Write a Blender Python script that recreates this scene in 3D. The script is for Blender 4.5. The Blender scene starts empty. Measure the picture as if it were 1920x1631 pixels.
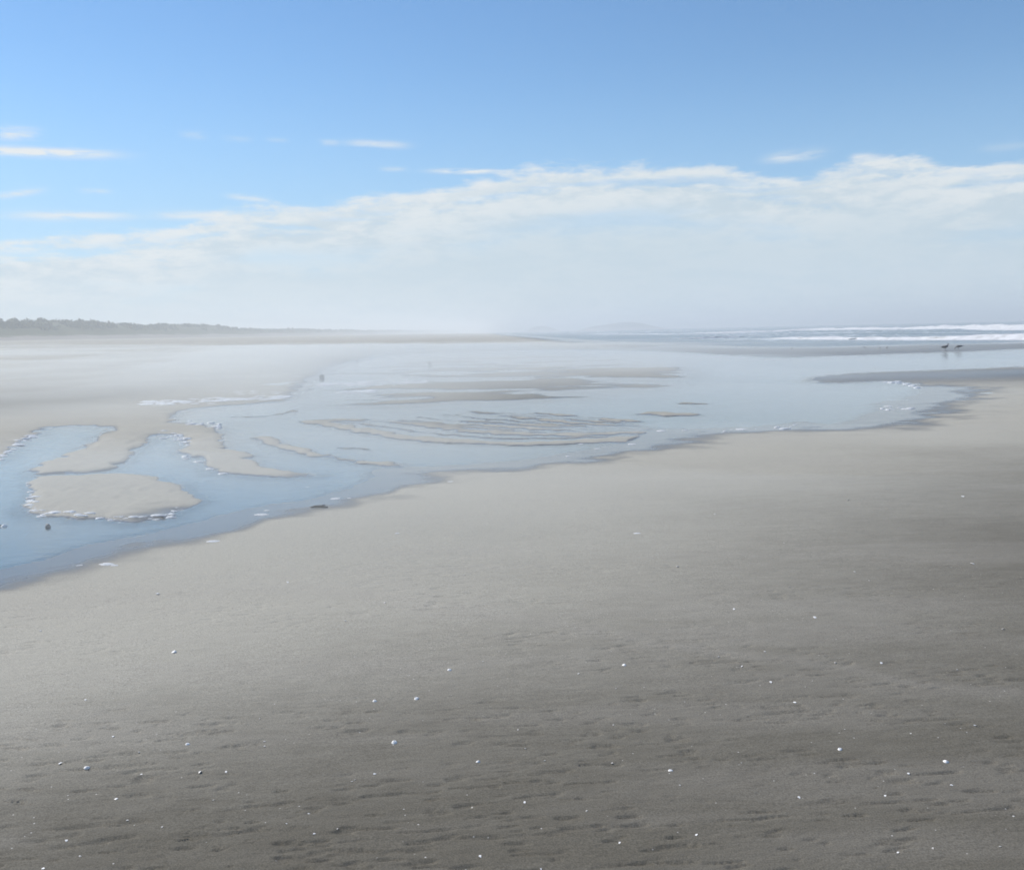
import bpy, bmesh, math, random
import numpy as np
from mathutils import Vector, Matrix

sc = bpy.context.scene
C = sc.collection
R = math.radians
random.seed(7)
rng = np.random.default_rng(7)

# ------------------------------------------------------------------ camera
FPX, CX, CY = 1844.0, 960.0, 815.5           # focal length / centre in photo pixels
CAM_Z = 1.6
ROLL = math.atan(0.0225)
PITCH = math.atan((815.5 - 621.0) / FPX)
f_ = np.array([0, math.cos(PITCH), -math.sin(PITCH)])
u0 = np.array([0, math.sin(PITCH), math.cos(PITCH)])
r0 = np.array([1.0, 0, 0])
r_ = math.cos(ROLL) * r0 - math.sin(ROLL) * u0
u_ = math.sin(ROLL) * r0 + math.cos(ROLL) * u0
cam_d = bpy.data.cameras.new('camera')
cam = bpy.data.objects.new('camera', cam_d)
C.objects.link(cam)
cam.matrix_world = Matrix(((r_[0], u_[0], -f_[0], 0), (r_[1], u_[1], -f_[1], 0),
                           (r_[2], u_[2], -f_[2], CAM_Z), (0, 0, 0, 1)))
cam_d.sensor_fit = 'HORIZONTAL'
cam_d.sensor_width = 36.0
cam_d.lens = 36.0 * FPX / 1920.0
cam_d.clip_start = 0.05
cam_d.clip_end = 60000
sc.camera = cam

def direction(px, py):
    d = f_ * FPX + r_ * (px - CX) - u_ * (py - CY)
    return d / np.linalg.norm(d)
def ground_pt(px, py, z=0.0):
    d = direction(px, py)
    t = (z - CAM_Z) / d[2]
    return np.array([d[0] * t, d[1] * t])
def azel(px, py):
    d = direction(px, py)
    return math.atan2(d[0], d[1]), math.asin(d[2])

# ------------------------------------------------------------------ light, sky, exposure
SUN_AZ, SUN_EL = R(-62), R(42)              # azimuth from +Y, negative = left
sc.view_settings.view_transform = 'Standard'
sc.view_settings.look = 'None'
sc.view_settings.exposure = 0.45
sc.view_settings.gamma = 1.0
sc.view_settings.use_curve_mapping = False

sun_d = bpy.data.lights.new('sun', 'SUN')
sun_d.energy = 3.6
sun_d.angle = R(0.5)
sun_d.color = (1.0, 0.935, 0.85)
sun = bpy.data.objects.new('sun', sun_d)
C.objects.link(sun)
sv = Vector((math.sin(SUN_AZ) * math.cos(SUN_EL), math.cos(SUN_AZ) * math.cos(SUN_EL), math.sin(SUN_EL)))
sun.rotation_euler = sv.to_track_quat('Z', 'Y').to_euler()
sun.location = sv * 50

class NT:
    """tiny node-graph helper"""
    def __init__(self, tree):
        self.t = tree; self.n = tree.nodes; self.l = tree.links
        self.n.clear()
    def put(self, sock, v):
        if v is None: return
        if isinstance(v, bpy.types.NodeSocket): self.l.new(v, sock)
        else: sock.default_value = v
    def node(self, typ, **kw):
        nd = self.n.new(typ)
        for k, v in kw.items(): setattr(nd, k, v)
        return nd
    def m(self, op, a, b=None, c=None, clamp=False):
        nd = self.node('ShaderNodeMath', operation=op, use_clamp=clamp)
        self.put(nd.inputs[0], a); self.put(nd.inputs[1], b); self.put(nd.inputs[2], c)
        return nd.outputs[0]
    def mix(self, f, a, b, blend='MIX'):
        nd = self.node('ShaderNodeMix', data_type='RGBA', blend_type=blend)
        self.put(nd.inputs[0], f)
        self.put(nd.inputs[6], a if isinstance(a, bpy.types.NodeSocket) else (*a, 1))
        self.put(nd.inputs[7], b if isinstance(b, bpy.types.NodeSocket) else (*b, 1))
        return nd.outputs[2]
    def smooth(self, v, lo, hi, to0=0.0, to1=1.0):
        nd = self.node('ShaderNodeMapRange', interpolation_type='SMOOTHSTEP')
        self.put(nd.inputs[0], v); self.put(nd.inputs[1], lo); self.put(nd.inputs[2], hi)
        self.put(nd.inputs[3], to0); self.put(nd.inputs[4], to1)
        return nd.outputs[0]
    def xyz(self, x, y, z):
        nd = self.node('ShaderNodeCombineXYZ')
        self.put(nd.inputs[0], x); self.put(nd.inputs[1], y); self.put(nd.inputs[2], z)
        return nd.outputs[0]
    def noise(self, vec, scale, detail=3.0, rough=0.5, dist=0.0):
        nd = self.node('ShaderNodeTexNoise')
        self.put(nd.inputs['Vector'], vec)
        nd.inputs['Scale'].default_value = scale
        nd.inputs['Detail'].default_value = detail
        nd.inputs['Roughness'].default_value = rough
        nd.inputs['Distortion'].default_value = dist
        return nd.outputs[0]
    def scaled(self, vec, s):
        nd = self.node('ShaderNodeVectorMath', operation='MULTIPLY')
        self.put(nd.inputs[0], vec); nd.inputs[1].default_value = s
        return nd.outputs[0]

world = bpy.data.worlds.new('World')
sc.world = world
world.use_nodes = True
w = NT(world.node_tree)
sky = w.node('ShaderNodeTexSky', sky_type='NISHITA')
sky.sun_disc = False
sky.sun_elevation = SUN_EL
sky.sun_rotation = SUN_AZ
sky.air_density = 1.0
sky.dust_density = 0.0
sky.ozone_density = 3.0
SKY_STRENGTH = 0.094
tc = w.node('ShaderNodeTexCoord')
sep = w.node('ShaderNodeSeparateXYZ'); w.l.new(tc.outputs['Generated'], sep.inputs[0])
az = w.m('ARCTAN2', sep.outputs[0], sep.outputs[1])
el = w.m('ARCSINE', sep.outputs[2])
ael = w.m('ABSOLUTE', el)
# cloud bank: upper edge as a function of azimuth
top_px = [(0, 452), (150, 440), (320, 436), (390, 402), (480, 388), (600, 386), (690, 374), (820, 356), (920, 338),
          (1000, 320), (1150, 312), (1320, 309), (1400, 322), (1480, 328), (1560, 312), (1640, 296), (1720, 298), (1800, 312), (1919, 303)]
fc = w.node('ShaderNodeFloatCurve')
w.l.new(w.m('MULTIPLY_ADD', az, 0.5, 0.5, clamp=True), fc.inputs['Value'])
cur = fc.mapping.curves[0]
tops = [azel(*p) for p in top_px]
cpts = [(0.0, 0.105)] + [(a * 0.5 + 0.5, e) for a, e in tops] + [(1.0, 0.16)]
while len(cur.points) < len(cpts): cur.points.new(0.5, 0.1)
for p, (a, e) in zip(cur.points, cpts): p.location = (a, e * 2.0)
fc.mapping.update()
bank = w.m('MULTIPLY_ADD', fc.outputs[0], 0.5, 0.005)
cv = w.xyz(w.m('MULTIPLY', az, 9.0), w.m('MULTIPLY', el, 38.0), 3.7)
n1 = w.noise(cv, 1.0, 9.0, 0.62, 0.5)
cv2 = w.xyz(w.m('MULTIPLY', az, 4.0), w.m('MULTIPLY', el, 30.0), 9.1)
n2 = w.noise(cv2, 1.0, 6.0, 0.55, 0.3)
cv3 = w.xyz(w.m('MULTIPLY', az, 34.0), w.m('MULTIPLY', el, 105.0), 1.3)
n3 = w.noise(cv3, 1.0, 8.0, 0.66, 0.2)
edge = w.m('ADD', w.m('MULTIPLY', w.m('SUBTRACT', n1, 0.5), 0.040), w.m('MULTIPLY', w.m('SUBTRACT', n3, 0.5), 0.016))
below = w.m('SUBTRACT', w.m('ADD', bank, edge), el)              # >0 inside the bank
inside = w.smooth(below, -0.001, 0.010)
# gaps of blue near the upper edge, more solid below
depth = w.smooth(below, 0.0, 0.07)
gap_t = w.m('MULTIPLY_ADD', depth, -0.15, 0.475)
solid = w.smooth(w.m('MULTIPLY_ADD', n2, 0.6, w.m('MULTIPLY', n3, 0.4)), w.m('SUBTRACT', gap_t, 0.16), w.m('ADD', gap_t, 0.02), 0.10, 0.97)
# layered bank: thin blue slots under the upper sheets, and a clearer band lower down
def slot(centre, half, amt, nz, lo, hi):
    q = w.m('DIVIDE', w.m('SUBTRACT', below, centre), half)
    g = w.m('EXPONENT', w.m('MULTIPLY', w.m('MULTIPLY', q, q), -1.0))
    return w.m('SUBTRACT', 1.0, w.m('MULTIPLY', w.m('MULTIPLY', g, amt), w.smooth(nz, lo, hi)))
layer_n = w.noise(w.xyz(w.m('MULTIPLY', az, 7.0), w.m('MULTIPLY', el, 60.0), 21.0), 1.0, 6.0, 0.6, 0.4)
bank_m = w.m('MULTIPLY', w.m('MULTIPLY', inside, solid), w.m('MULTIPLY', slot(0.021, 0.0055, 0.55, layer_n, 0.46, 0.60), slot(0.058, 0.011, 0.45, n2, 0.40, 0.60)))
# far band of haze that joins the bank to the horizon
haze_m = w.smooth(el, 0.085, 0.0, 0.0, 0.9)
# wisps
wn = w.noise(w.xyz(w.m('MULTIPLY', az, 26.0), w.m('MULTIPLY', el, 160.0), 5.5), 1.0, 5.0, 0.6, 0.4)
wn = w.smooth(wn, 0.25, 0.58)
wisp = None
for (x0, y0, x1, y1, half, amp) in [(-60, 280, 205, 290, 7, .75), (-10, 250, 70, 251, 9, .6), (-5, 368, 78, 357, 5, .45), (150, 358, 205, 360, 4, .30),
                                    (20, 404, 245, 405, 7, .5), (340, 254, 385, 256, 6, .22), (420, 259, 470, 262, 5, .12), (500, 262, 540, 264, 4, .12), (600, 267, 635, 268, 5, .22),
                                    (655, 268, 760, 273, 6, .42), (715, 317, 760, 318, 4, .25), (812, 321, 940, 322, 4, .7), (430, 368, 505, 376, 5, .42),
                                    (885, 347, 922, 342, 7, .6), (300, 404, 420, 404, 7, .5), (1440, 299, 1535, 287, 8, .5), (1595, 297, 1640, 294, 6, .55), (1840, 280, 1930, 272, 6, .12)]:
    a0, e0 = azel(x0, y0); a1, e1 = azel(x1, y1)
    ca, ce = (a0 + a1) / 2, (e0 + e1) / 2
    ln = math.hypot(a1 - a0, e1 - e0) / 2; th = math.atan2(e1 - e0, a1 - a0)
    da = w.m('SUBTRACT', az, ca); de = w.m('SUBTRACT', el, ce)
    u = w.m('ADD', w.m('MULTIPLY', da, math.cos(th) / ln), w.m('MULTIPLY', de, math.sin(th) / ln))
    hv = half / FPX
    v = w.m('ADD', w.m('MULTIPLY', da, -math.sin(th) / hv), w.m('MULTIPLY', de, math.cos(th) / hv))
    q = w.m('ADD', w.m('POWER', w.m('ABSOLUTE', u), 3.0), w.m('POWER', w.m('ABSOLUTE', v), 2.0))
    g = w.m('MULTIPLY', w.m('EXPONENT', w.m('MULTIPLY', q, -1.0)), amp)
    wisp = g if wisp is None else w.m('ADD', wisp, g)
wisp_m = w.m('MULTIPLY', w.m('MULTIPLY', wisp, wn), 1.7, clamp=True)
sky_c = w.mix(1.0, sky.outputs[0], (SKY_STRENGTH,) * 3, 'MULTIPLY')
hs_ = w.node('ShaderNodeHueSaturation'); hs_.inputs['Saturation'].default_value = 1.14; w.l.new(sky_c, hs_.inputs['Color'])
sky_c = w.mix(1.0, hs_.outputs[0], (0.98, 1.02, 1.04), 'MULTIPLY')
ccol = w.mix(w.smooth(w.m('MULTIPLY_ADD', n3, 0.5, w.m('MULTIPLY', n1, 0.5)), 0.40, 0.58), (0.425, 0.505, 0.56), (0.57, 0.605, 0.62))
ccol = w.mix(w.smooth(below, 0.022, 0.004, 0.0, 0.55), ccol, (0.60, 0.625, 0.635))
low = w.smooth(below, 0.02, 0.095)
ccol = w.mix(w.m('MULTIPLY', low, 0.8), ccol, (0.415, 0.505, 0.565))
sky_c = w.mix(w.smooth(el, 0.26, 0.05, 0.0, 0.6), sky_c, (0.235, 0.40, 0.615))
c1 = w.mix(haze_m, sky_c, (0.425, 0.515, 0.575))
c2 = w.mix(bank_m, c1, ccol)
c3 = w.mix(wisp_m, c2, (0.58, 0.61, 0.63))
bg = w.node('ShaderNodeBackground'); w.l.new(c3, bg.inputs[0]); bg.inputs[1].default_value = 1.0
wo = w.node('ShaderNodeOutputWorld'); w.l.new(bg.outputs[0], wo.inputs[0])

sc.cycles.use_denoising = True
sc.cycles.volume_bounces = 2
sc.cycles.max_bounces = 5
sc.cycles.transparent_max_bounces = 12
sc.cycles.filter_width = 1.7
sc.cycles.sample_clamp_indirect = 6.0

# ------------------------------------------------------------------ helpers
def lin(c): return c
def attr(nt, name):
    a = nt.node('ShaderNodeAttribute'); a.attribute_name = name
    return a.outputs['Fac']
def new_mat(name):
    m = bpy.data.materials.new(name); m.use_nodes = True
    nt = NT(m.node_tree)
    return m, nt
def finish(nt, surf, vol=None):
    o = nt.node('ShaderNodeOutputMaterial')
    if surf is not None: nt.l.new(surf, o.inputs['Surface'])
    if vol is not None: nt.l.new(vol, o.inputs['Volume'])
def principled(nt, col, rough=0.9, spec=0.3, normal=None, ior=1.4):
    b = nt.node('ShaderNodeBsdfPrincipled')
    nt.put(b.inputs['Base Color'], col if isinstance(col, bpy.types.NodeSocket) else (*col, 1))
    nt.put(b.inputs['Roughness'], rough)
    nt.put(b.inputs['Specular IOR Level'], spec)
    b.inputs['IOR'].default_value = ior
    if normal is not None: nt.l.new(normal, b.inputs['Normal'])
    return b.outputs[0]
def bump(nt, h, strength=0.5, dist=0.01, normal=None):
    b = nt.node('ShaderNodeBump')
    nt.put(b.inputs['Strength'], strength); b.inputs['Distance'].default_value = dist
    nt.l.new(h, b.inputs['Height'])
    if normal is not None: nt.l.new(normal, b.inputs['Normal'])
    return b.outputs[0]

def mesh_np(name, V, F, mat, smooth=True, attrs=None):
    V = np.asarray(V, dtype=np.float32); F = np.asarray(F, dtype=np.int32)
    me = bpy.data.meshes.new(name)
    k = F.shape[1]
    me.vertices.add(len(V)); me.vertices.foreach_set('co', V.ravel())
    me.loops.add(F.size); me.loops.foreach_set('vertex_index', F.ravel())
    me.polygons.add(len(F))
    me.polygons.foreach_set('loop_start', np.arange(0, F.size, k, dtype=np.int32))
    me.polygons.foreach_set('loop_total', np.full(len(F), k, dtype=np.int32))
    me.polygons.foreach_set('use_smooth', np.full(len(F), smooth))
    for an, av in (attrs or {}).items():
        a = me.attributes.new(an, 'FLOAT', 'POINT'); a.data.foreach_set('value', np.asarray(av, dtype=np.float32))
    me.update(calc_edges=True); me.validate()
    if mat: me.materials.append(mat)
    return me
def link(name, me, parent=None, **props):
    o = bpy.data.objects.new(name, me); C.objects.link(o)
    if parent is not None: o.parent = parent
    for k, v in props.items(): o[k] = v
    return o

def _hash(ix, iy, seed):
    n = (ix.astype(np.int64) * 374761393 + iy.astype(np.int64) * 668265263 + seed * 1442695041) & 0xffffffff
    n = ((n ^ (n >> 13)) * 1274126177) & 0xffffffff
    return ((n ^ (n >> 16)) & 0xffff) / 65535.0
def vnoise(x, y, seed=0):
    ix = np.floor(x); iy = np.floor(y); fx = x - ix; fy = y - iy
    fx = fx * fx * fx * (fx * (fx * 6 - 15) + 10); fy = fy * fy * fy * (fy * (fy * 6 - 15) + 10)
    a = _hash(ix, iy, seed); b = _hash(ix + 1, iy, seed); c = _hash(ix, iy + 1, seed); d = _hash(ix + 1, iy + 1, seed)
    return (a + (b - a) * fx) * (1 - fy) + (c + (d - c) * fx) * fy
def fbm(x, y, seed=0, octv=4, gain=0.5):
    s = 0; amp = 1; t = 0
    for k in range(octv):
        s = s + amp * vnoise(x * 2 ** k + 17.3 * k, y * 2 ** k - 9.1 * k, seed + k); t += amp; amp *= gain
    return s / t
def sst(v, a, b):
    t = np.clip((v - a) / (b - a), 0, 1)
    return t * t * (3 - 2 * t)
def seg_dist(P, pts, closed=False):
    pts = np.asarray(pts, float)
    d2 = np.full(len(P), 1e12)
    n = len(pts)
    for i in range(n if closed else n - 1):
        a = pts[i]; b = pts[(i + 1) % n]; ab = b - a; L = ab @ ab
        if L < 1e-12: continue
        t = np.clip(((P[:, 0] - a[0]) * ab[0] + (P[:, 1] - a[1]) * ab[1]) / L, 0, 1)
        d2 = np.minimum(d2, (P[:, 0] - a[0] - t * ab[0]) ** 2 + (P[:, 1] - a[1] - t * ab[1]) ** 2)
    return np.sqrt(d2)
def inside_poly(P, pts):
    pts = np.asarray(pts, float); c = np.zeros(len(P), bool); n = len(pts)
    for i in range(n):
        a = pts[i]; b = pts[(i + 1) % n]
        if a[1] == b[1]: continue
        k = ((a[1] > P[:, 1]) != (b[1] > P[:, 1]))
        xx = (b[0] - a[0]) * (P[:, 1] - a[1]) / (b[1] - a[1]) + a[0]
        c ^= k & (P[:, 0] < xx)
    return c
def dense(pts, n=4, jit=0.0):
    """Catmull-Rom subdivision of a polyline"""
    pts = np.asarray(pts, float); out = []
    for i in range(len(pts) - 1):
        p0 = pts[max(i - 1, 0)]; p1 = pts[i]; p2 = pts[i + 1]; p3 = pts[min(i + 2, len(pts) - 1)]
        for k in range(n):
            t = k / n
            out.append(0.5 * ((2 * p1) + (-p0 + p2) * t + (2 * p0 - 5 * p1 + 4 * p2 - p3) * t * t + (-p0 + 3 * p1 - 3 * p2 + p3) * t ** 3))
    out.append(pts[-1])
    return np.array(out)
def px_line(pts): return np.array([ground_pt(*p) for p in pts])

# ------------------------------------------------------------------ where the water lies (traced on the level z = 0)
near_shore = px_line([(-700, 1290), (-400, 1180), (-150, 1110), (0, 1068), (90, 1045), (180, 1018), (270, 1000), (370, 978), (460, 955), (560, 938), (640, 918),
                      (692, 898), (700, 882), (800, 874), (900, 868), (990, 861), (1060, 850), (1130, 838), (1190, 822), (1215, 806),
                      (1330, 802), (1430, 798), (1500, 790), (1560, 795), (1620, 781), (1650, 764), (1640, 755), (1700, 748), (1726, 729)])
spit = px_line([(1726, 729), (1690, 719), (1650, 716), (1560, 720), (1500, 714), (1520, 706), (1600, 699), (1700, 695), (1920, 686), (2400, 660)])
far_side = px_line([(2400, 632), (1920, 656), (1700, 664), (1560, 669), (1480, 672), (1350, 668), (1250, 661), (1130, 657), (1000, 656), (880, 660),
                    (760, 666), (690, 676), (640, 692), (600, 712), (570, 735), (545, 752), (470, 758), (380, 766), (340, 776), (334, 788), (352, 794),
                    (405, 797), (417, 808), (420, 824), (425, 842), (467, 850), (482, 866), (505, 877), (547, 884), (592, 890),
                    (547, 895), (474, 893), (416, 887), (386, 874), (368, 860), (333, 848), (345, 832), (338, 818), (304, 815), (290, 823), (270, 834), (238, 863),
                    (200, 882), (130, 887), (69, 890), (48, 886), (58, 879), (109, 858), (155, 837), (172, 819), (204, 804), (146, 799), (95, 802), (73, 815),
                    (36, 831), (0, 862), (-90, 905), (-250, 960), (-700, 1080)])
near_d = dense(near_shore, 5); spit_d = dense(spit, 4); far_d = dense(far_side, 3)
POOL = np.vstack([near_d, spit_d[1:], far_d])
OTHER = np.vstack([spit_d, far_d])
isl = px_line([(58, 894), (53, 912), (54, 935), (47, 957), (73, 967), (110, 968), (146, 973), (190, 973), (233, 980), (275, 975), (313, 973), (345, 955), (367, 943), (372, 930), (350, 915), (328, 905), (290, 896), (255, 890), (200, 887), (130, 891)])
ISLAND = dense(np.vstack([isl, isl[:1]]), 4)[:-1]
shore = px_line([(2600, 600), (2300, 620), (1920, 641), (1700, 646), (1500, 651), (1300, 646), (1150, 640), (1060, 634), (1000, 630)])
SEA = np.vstack([np.array([[600, 20]]), dense(shore, 4), np.array([[2, 420], [-10, 900], [-60, 2200], [-250, 7000], [7000, 7000], [7000, -2000], [600, -2000]])])
shoal = px_line([(480, 745), (600, 722), (680, 690), (760, 672), (1000, 664), (1200, 668), (1360, 690), (1380, 712), (1290, 735), (1150, 760), (1000, 770), (800, 772), (620, 770), (520, 768)])
bars = [([(575, 790), (640, 800), (720, 815), (800, 824), (900, 830), (1000, 832), (1100, 828), (1180, 822)], .20, .030),
        ([(625, 786), (760, 792), (850, 805), (960, 813), (1080, 816)], .22, .024),
        ([(740, 787), (830, 795), (940, 800), (1080, 808), (1200, 812)], .16, .022),
        ([(890, 772), (1000, 785), (1100, 795), (1200, 800)], .18, .022),
        ([(1000, 775), (1100, 782), (1180, 790)], .2, .020),
        ([(880, 790), (1000, 796), (1150, 803), (1250, 806)], .10, .022),
        ([(490, 820), (530, 835), (580, 850), (650, 862), (735, 872)], .14, .030),
        ([(1225, 775), (1258, 778), (1285, 777)], .28, .030),
        ([(1285, 756), (1320, 757)], .16, .022),
        ([(640, 839), (690, 842)], .08, .022),
        ([(440, 782), (525, 778), (548, 768)], .12, .024),
        ([(560, 703), (700, 700), (820, 706)], .5, .02), ([(700, 690), (850, 684), (980, 686)], .7, .02)]
SPIT_MID = px_line([(1560, 708), (1750, 706), (1950, 700), (2300, 690)])
def resample(p, n=8):
    p = dense(np.array(p, float), 6); t = np.linspace(0, 1, n); u = np.linspace(0, 1, len(p))
    return np.column_stack([np.interp(t, u, p[:, 0]), np.interp(t, u, p[:, 1])])
for a_, b_, f_r in ((0, 1, .5), (1, 2, .5), (2, 3, .33), (2, 3, .66), (3, 4, .5)):
    pa, pb = resample(bars[a_][0]), resample(bars[b_][0])
    bars.append(((pa * (1 - f_r) + pb * f_r).tolist(), .09, .017))
bars = [(dense(px_line(p), 3), wd * 1.8, hh * 1.1) for p, wd, hh in bars]
tracks = [(dense(px_line(p), 3), wd, hh) for p, wd, hh in [([(-300, 735), (0, 717), (70, 708), (150, 700)], .35, .10), ([(-300, 712), (0, 702), (110, 697), (260, 690)], .3, .06)]]
drift_lines = [(dense(px_line(p), 3), wd) for p, wd in [([(940, 1165), (1100, 1195), (1250, 1225), (1400, 1248), (1540, 1265), (1700, 1300), (1900, 1318)], .075),
                                                       ([(0, 1140), (300, 1120), (600, 1115), (900, 1155)], .18), ([(1170, 1000), (1215, 1000)], .05), ([(700, 1130), (820, 1165), (960, 1170)], .06)]]

def terrain(X, Y):
    """height, wetness, drift (pale dry sand) of the beach at world x, y"""
    X = np.asarray(X, float); Y = np.asarray(Y, float)
    P = np.stack([X, Y], 1); N = len(P)
    r = np.hypot(X, Y)
    wob = np.stack([fbm(X / .22, Y / .30, 61, 4) - .5, fbm(X / .22, Y / .30, 67, 4) - .5], 1)
    Pw = P + wob * np.clip(0.021 * r, .03, .9)[:, None]
    zone = (Y > -12) & (r < 260)
    d_near = np.full(N, 50.0); d_oth = np.full(N, 50.0); inw = np.zeros(N, bool)
    Z = np.where(zone)[0]; Q = Pw[Z]
    d_near[Z] = seg_dist(Q, near_d); d_oth[Z] = seg_dist(Q, OTHER); inw[Z] = inside_poly(Q, POOL)
    d_isl = np.full(N, 50.0); in_i = np.zeros(N, bool)
    d_isl[Z] = seg_dist(Q, ISLAND, True); in_i[Z] = inside_poly(Q, ISLAND)
    # land profiles
    gentle = 0.0008 * sst(d_near, 0, .6) + 0.055 * (1 - np.exp(-(d_near / 3.5) ** 1.6))
    scarp = 0.026 * sst(d_oth, 0, np.clip((r - 14) * .12, .14, 4)) + 0.05 * (1 - np.exp(-d_oth / 6.0))
    land = np.minimum(gentle, scarp)
    dw = np.minimum(np.minimum(d_near, d_oth), d_isl)
    pool = -0.055 * (1 - np.exp(-dw / 0.35))
    # far flooded flats: sand just breaking the surface
    ws = np.zeros(N); sd = np.where(inside_poly(Q, shoal), 1, -1) * seg_dist(Q, shoal, True)
    ws[Z] = sst(sd, -2.0, 3.0)
    rip = fbm(X / 4.5, Y / 3.0, 5, 4) - 0.47
    pool = pool * (1 - ws) + ws * (0.10 * rip + .035 * (fbm(X / 1.3, Y / .9, 6, 3) - .5) - 0.002)
    for ln, wd, hh in bars:
        b = np.zeros(N); b[Z] = np.exp(-(seg_dist(Q, ln) / wd) ** 2)
        pool = pool * (1 - b) + b * (hh * (.25 + 1.4 * fbm(X / 1.1, Y / .5, 77, 4)) - .013)
    h = np.where(inw, pool, land)
    ih = 0.016 * sst(d_isl, 0, 0.16) + 0.012 * (1 - np.exp(-d_isl / 0.5))
    h = np.where(in_i, ih, h)
    # rising back beach on the left
    lat = -(X - 0.02 * Y)
    rise = 3.0 * np.clip((lat - 10) / 128, 0, 1) ** 1.45
    h = h + np.where(inw & ~in_i, 0, rise)
    for ln, wd, hh in tracks:
        b = np.zeros(N); b[Z] = np.exp(-(seg_dist(Q, ln) / wd) ** 2); h = h - hh * b
    # sea side
    far = (X > -300) & (Y > 0) | (X > 30)
    S = np.where(far)[0]
    sds = np.full(N, -60.0); sds[S] = seg_dist(Pw[S], SEA, True) * np.where(inside_poly(Pw[S], SEA), 1, -1)
    h = np.minimum(h, np.maximum(-sds * 0.016, -0.9))
    # wetness
    wn_ = 0.5 + 1.0 * fbm(X / .5, Y / .35, 51, 4)
    wet = np.maximum(1 - sst(d_near, 0.0, 1.15 * wn_ * np.clip(r / 9, .9, 2.2)), 1 - sst(np.minimum(d_oth, d_isl * 1.5), 0.0, 0.11 * wn_ * np.clip((r - 14) / 2.0, 1, 23)))
    wet = np.where(inw & ~in_i, 1 - .85 * sst(h, -.001, .012), wet)
    spl = np.zeros(N); spl[Z] = .62 * np.exp(-(seg_dist(Q, SPIT_MID) / 5.0) ** 2); wet = np.maximum(wet, np.where(inw, 0, spl))
    wet = np.maximum(wet, sst(-np.abs(sds + 2), -9, 0) * .9)
    wet = np.maximum(wet, sst(Y, 24, 44) * sst(X, 2, 14) * .55)
    # dry-sand undulation and wind scour
    dry = np.where(inw & ~in_i, 0, sst(np.minimum(d_near, d_oth), 0.05, 1.2)) * (1 - sst(wet, 0, .6))
    h = h + dry * 0.035 * (fbm(X / 2.6, Y / 1.7, 21, 3) - .5) * np.clip(r / 12, .5, 3)
    edge_in = np.where(in_i, sst(d_isl, 0.02, .2), np.where(inw, 0, sst(d_oth, .02, .2) * (.15 + .85 * np.exp(-d_oth / 1.2)) * sst(d_near, .8, 2.0)))
    h = h + edge_in * 0.016 * (fbm(X / .11, Y / .14, 33, 3) - .5) * (r < 40)
    nearm = sst(r, 9.5, 4.5)
    K = np.where(nearm > 0)[0]
    xk, yk = X[K], Y[K]
    skew = xk + 0.25 * yk
    clus = sst(fbm(xk / .75, yk / .35, 41, 3) + .15 * sst(yk, 4.5, 2.8), .44, .66)
    pit = sst(fbm(skew / .10, (yk - .06 * xk) / .018, 43, 2), .62, .84) * clus
    fine = fbm(skew / .14, (yk - .1 * xk) / .035, 47, 3) - .5
    h[K] += nearm[K] * (1 - sst(wet[K], .02, .4)) * (-0.008 * pit + 0.0028 * sst(r[K], 7.5, 3.5) * fine)
    drift = 0.55 * sst(fbm(X / 1.9 + .3, Y / .35, 55, 4), .48, .75)
    for ln, wd in drift_lines:
        drift = np.maximum(drift, np.exp(-(seg_dist(Pw, ln) / wd) ** 2) * (.5 + .5 * fbm(X / .3, Y / .1, 58, 3)))
    away = np.minimum(d_near, d_oth)
    paleness = np.maximum(np.maximum(sst(away, 9.0, 0.3) * sst(r, 2.3, 5.8), sst(lat, 6, 30)), sst(r, 14, 45) * .8)  # sand tone: paler by the pool and far off, darker close to the camera
    return h, np.clip(wet, 0, 1), np.clip(drift, 0, 1), inw & ~in_i, sds, paleness

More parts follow.
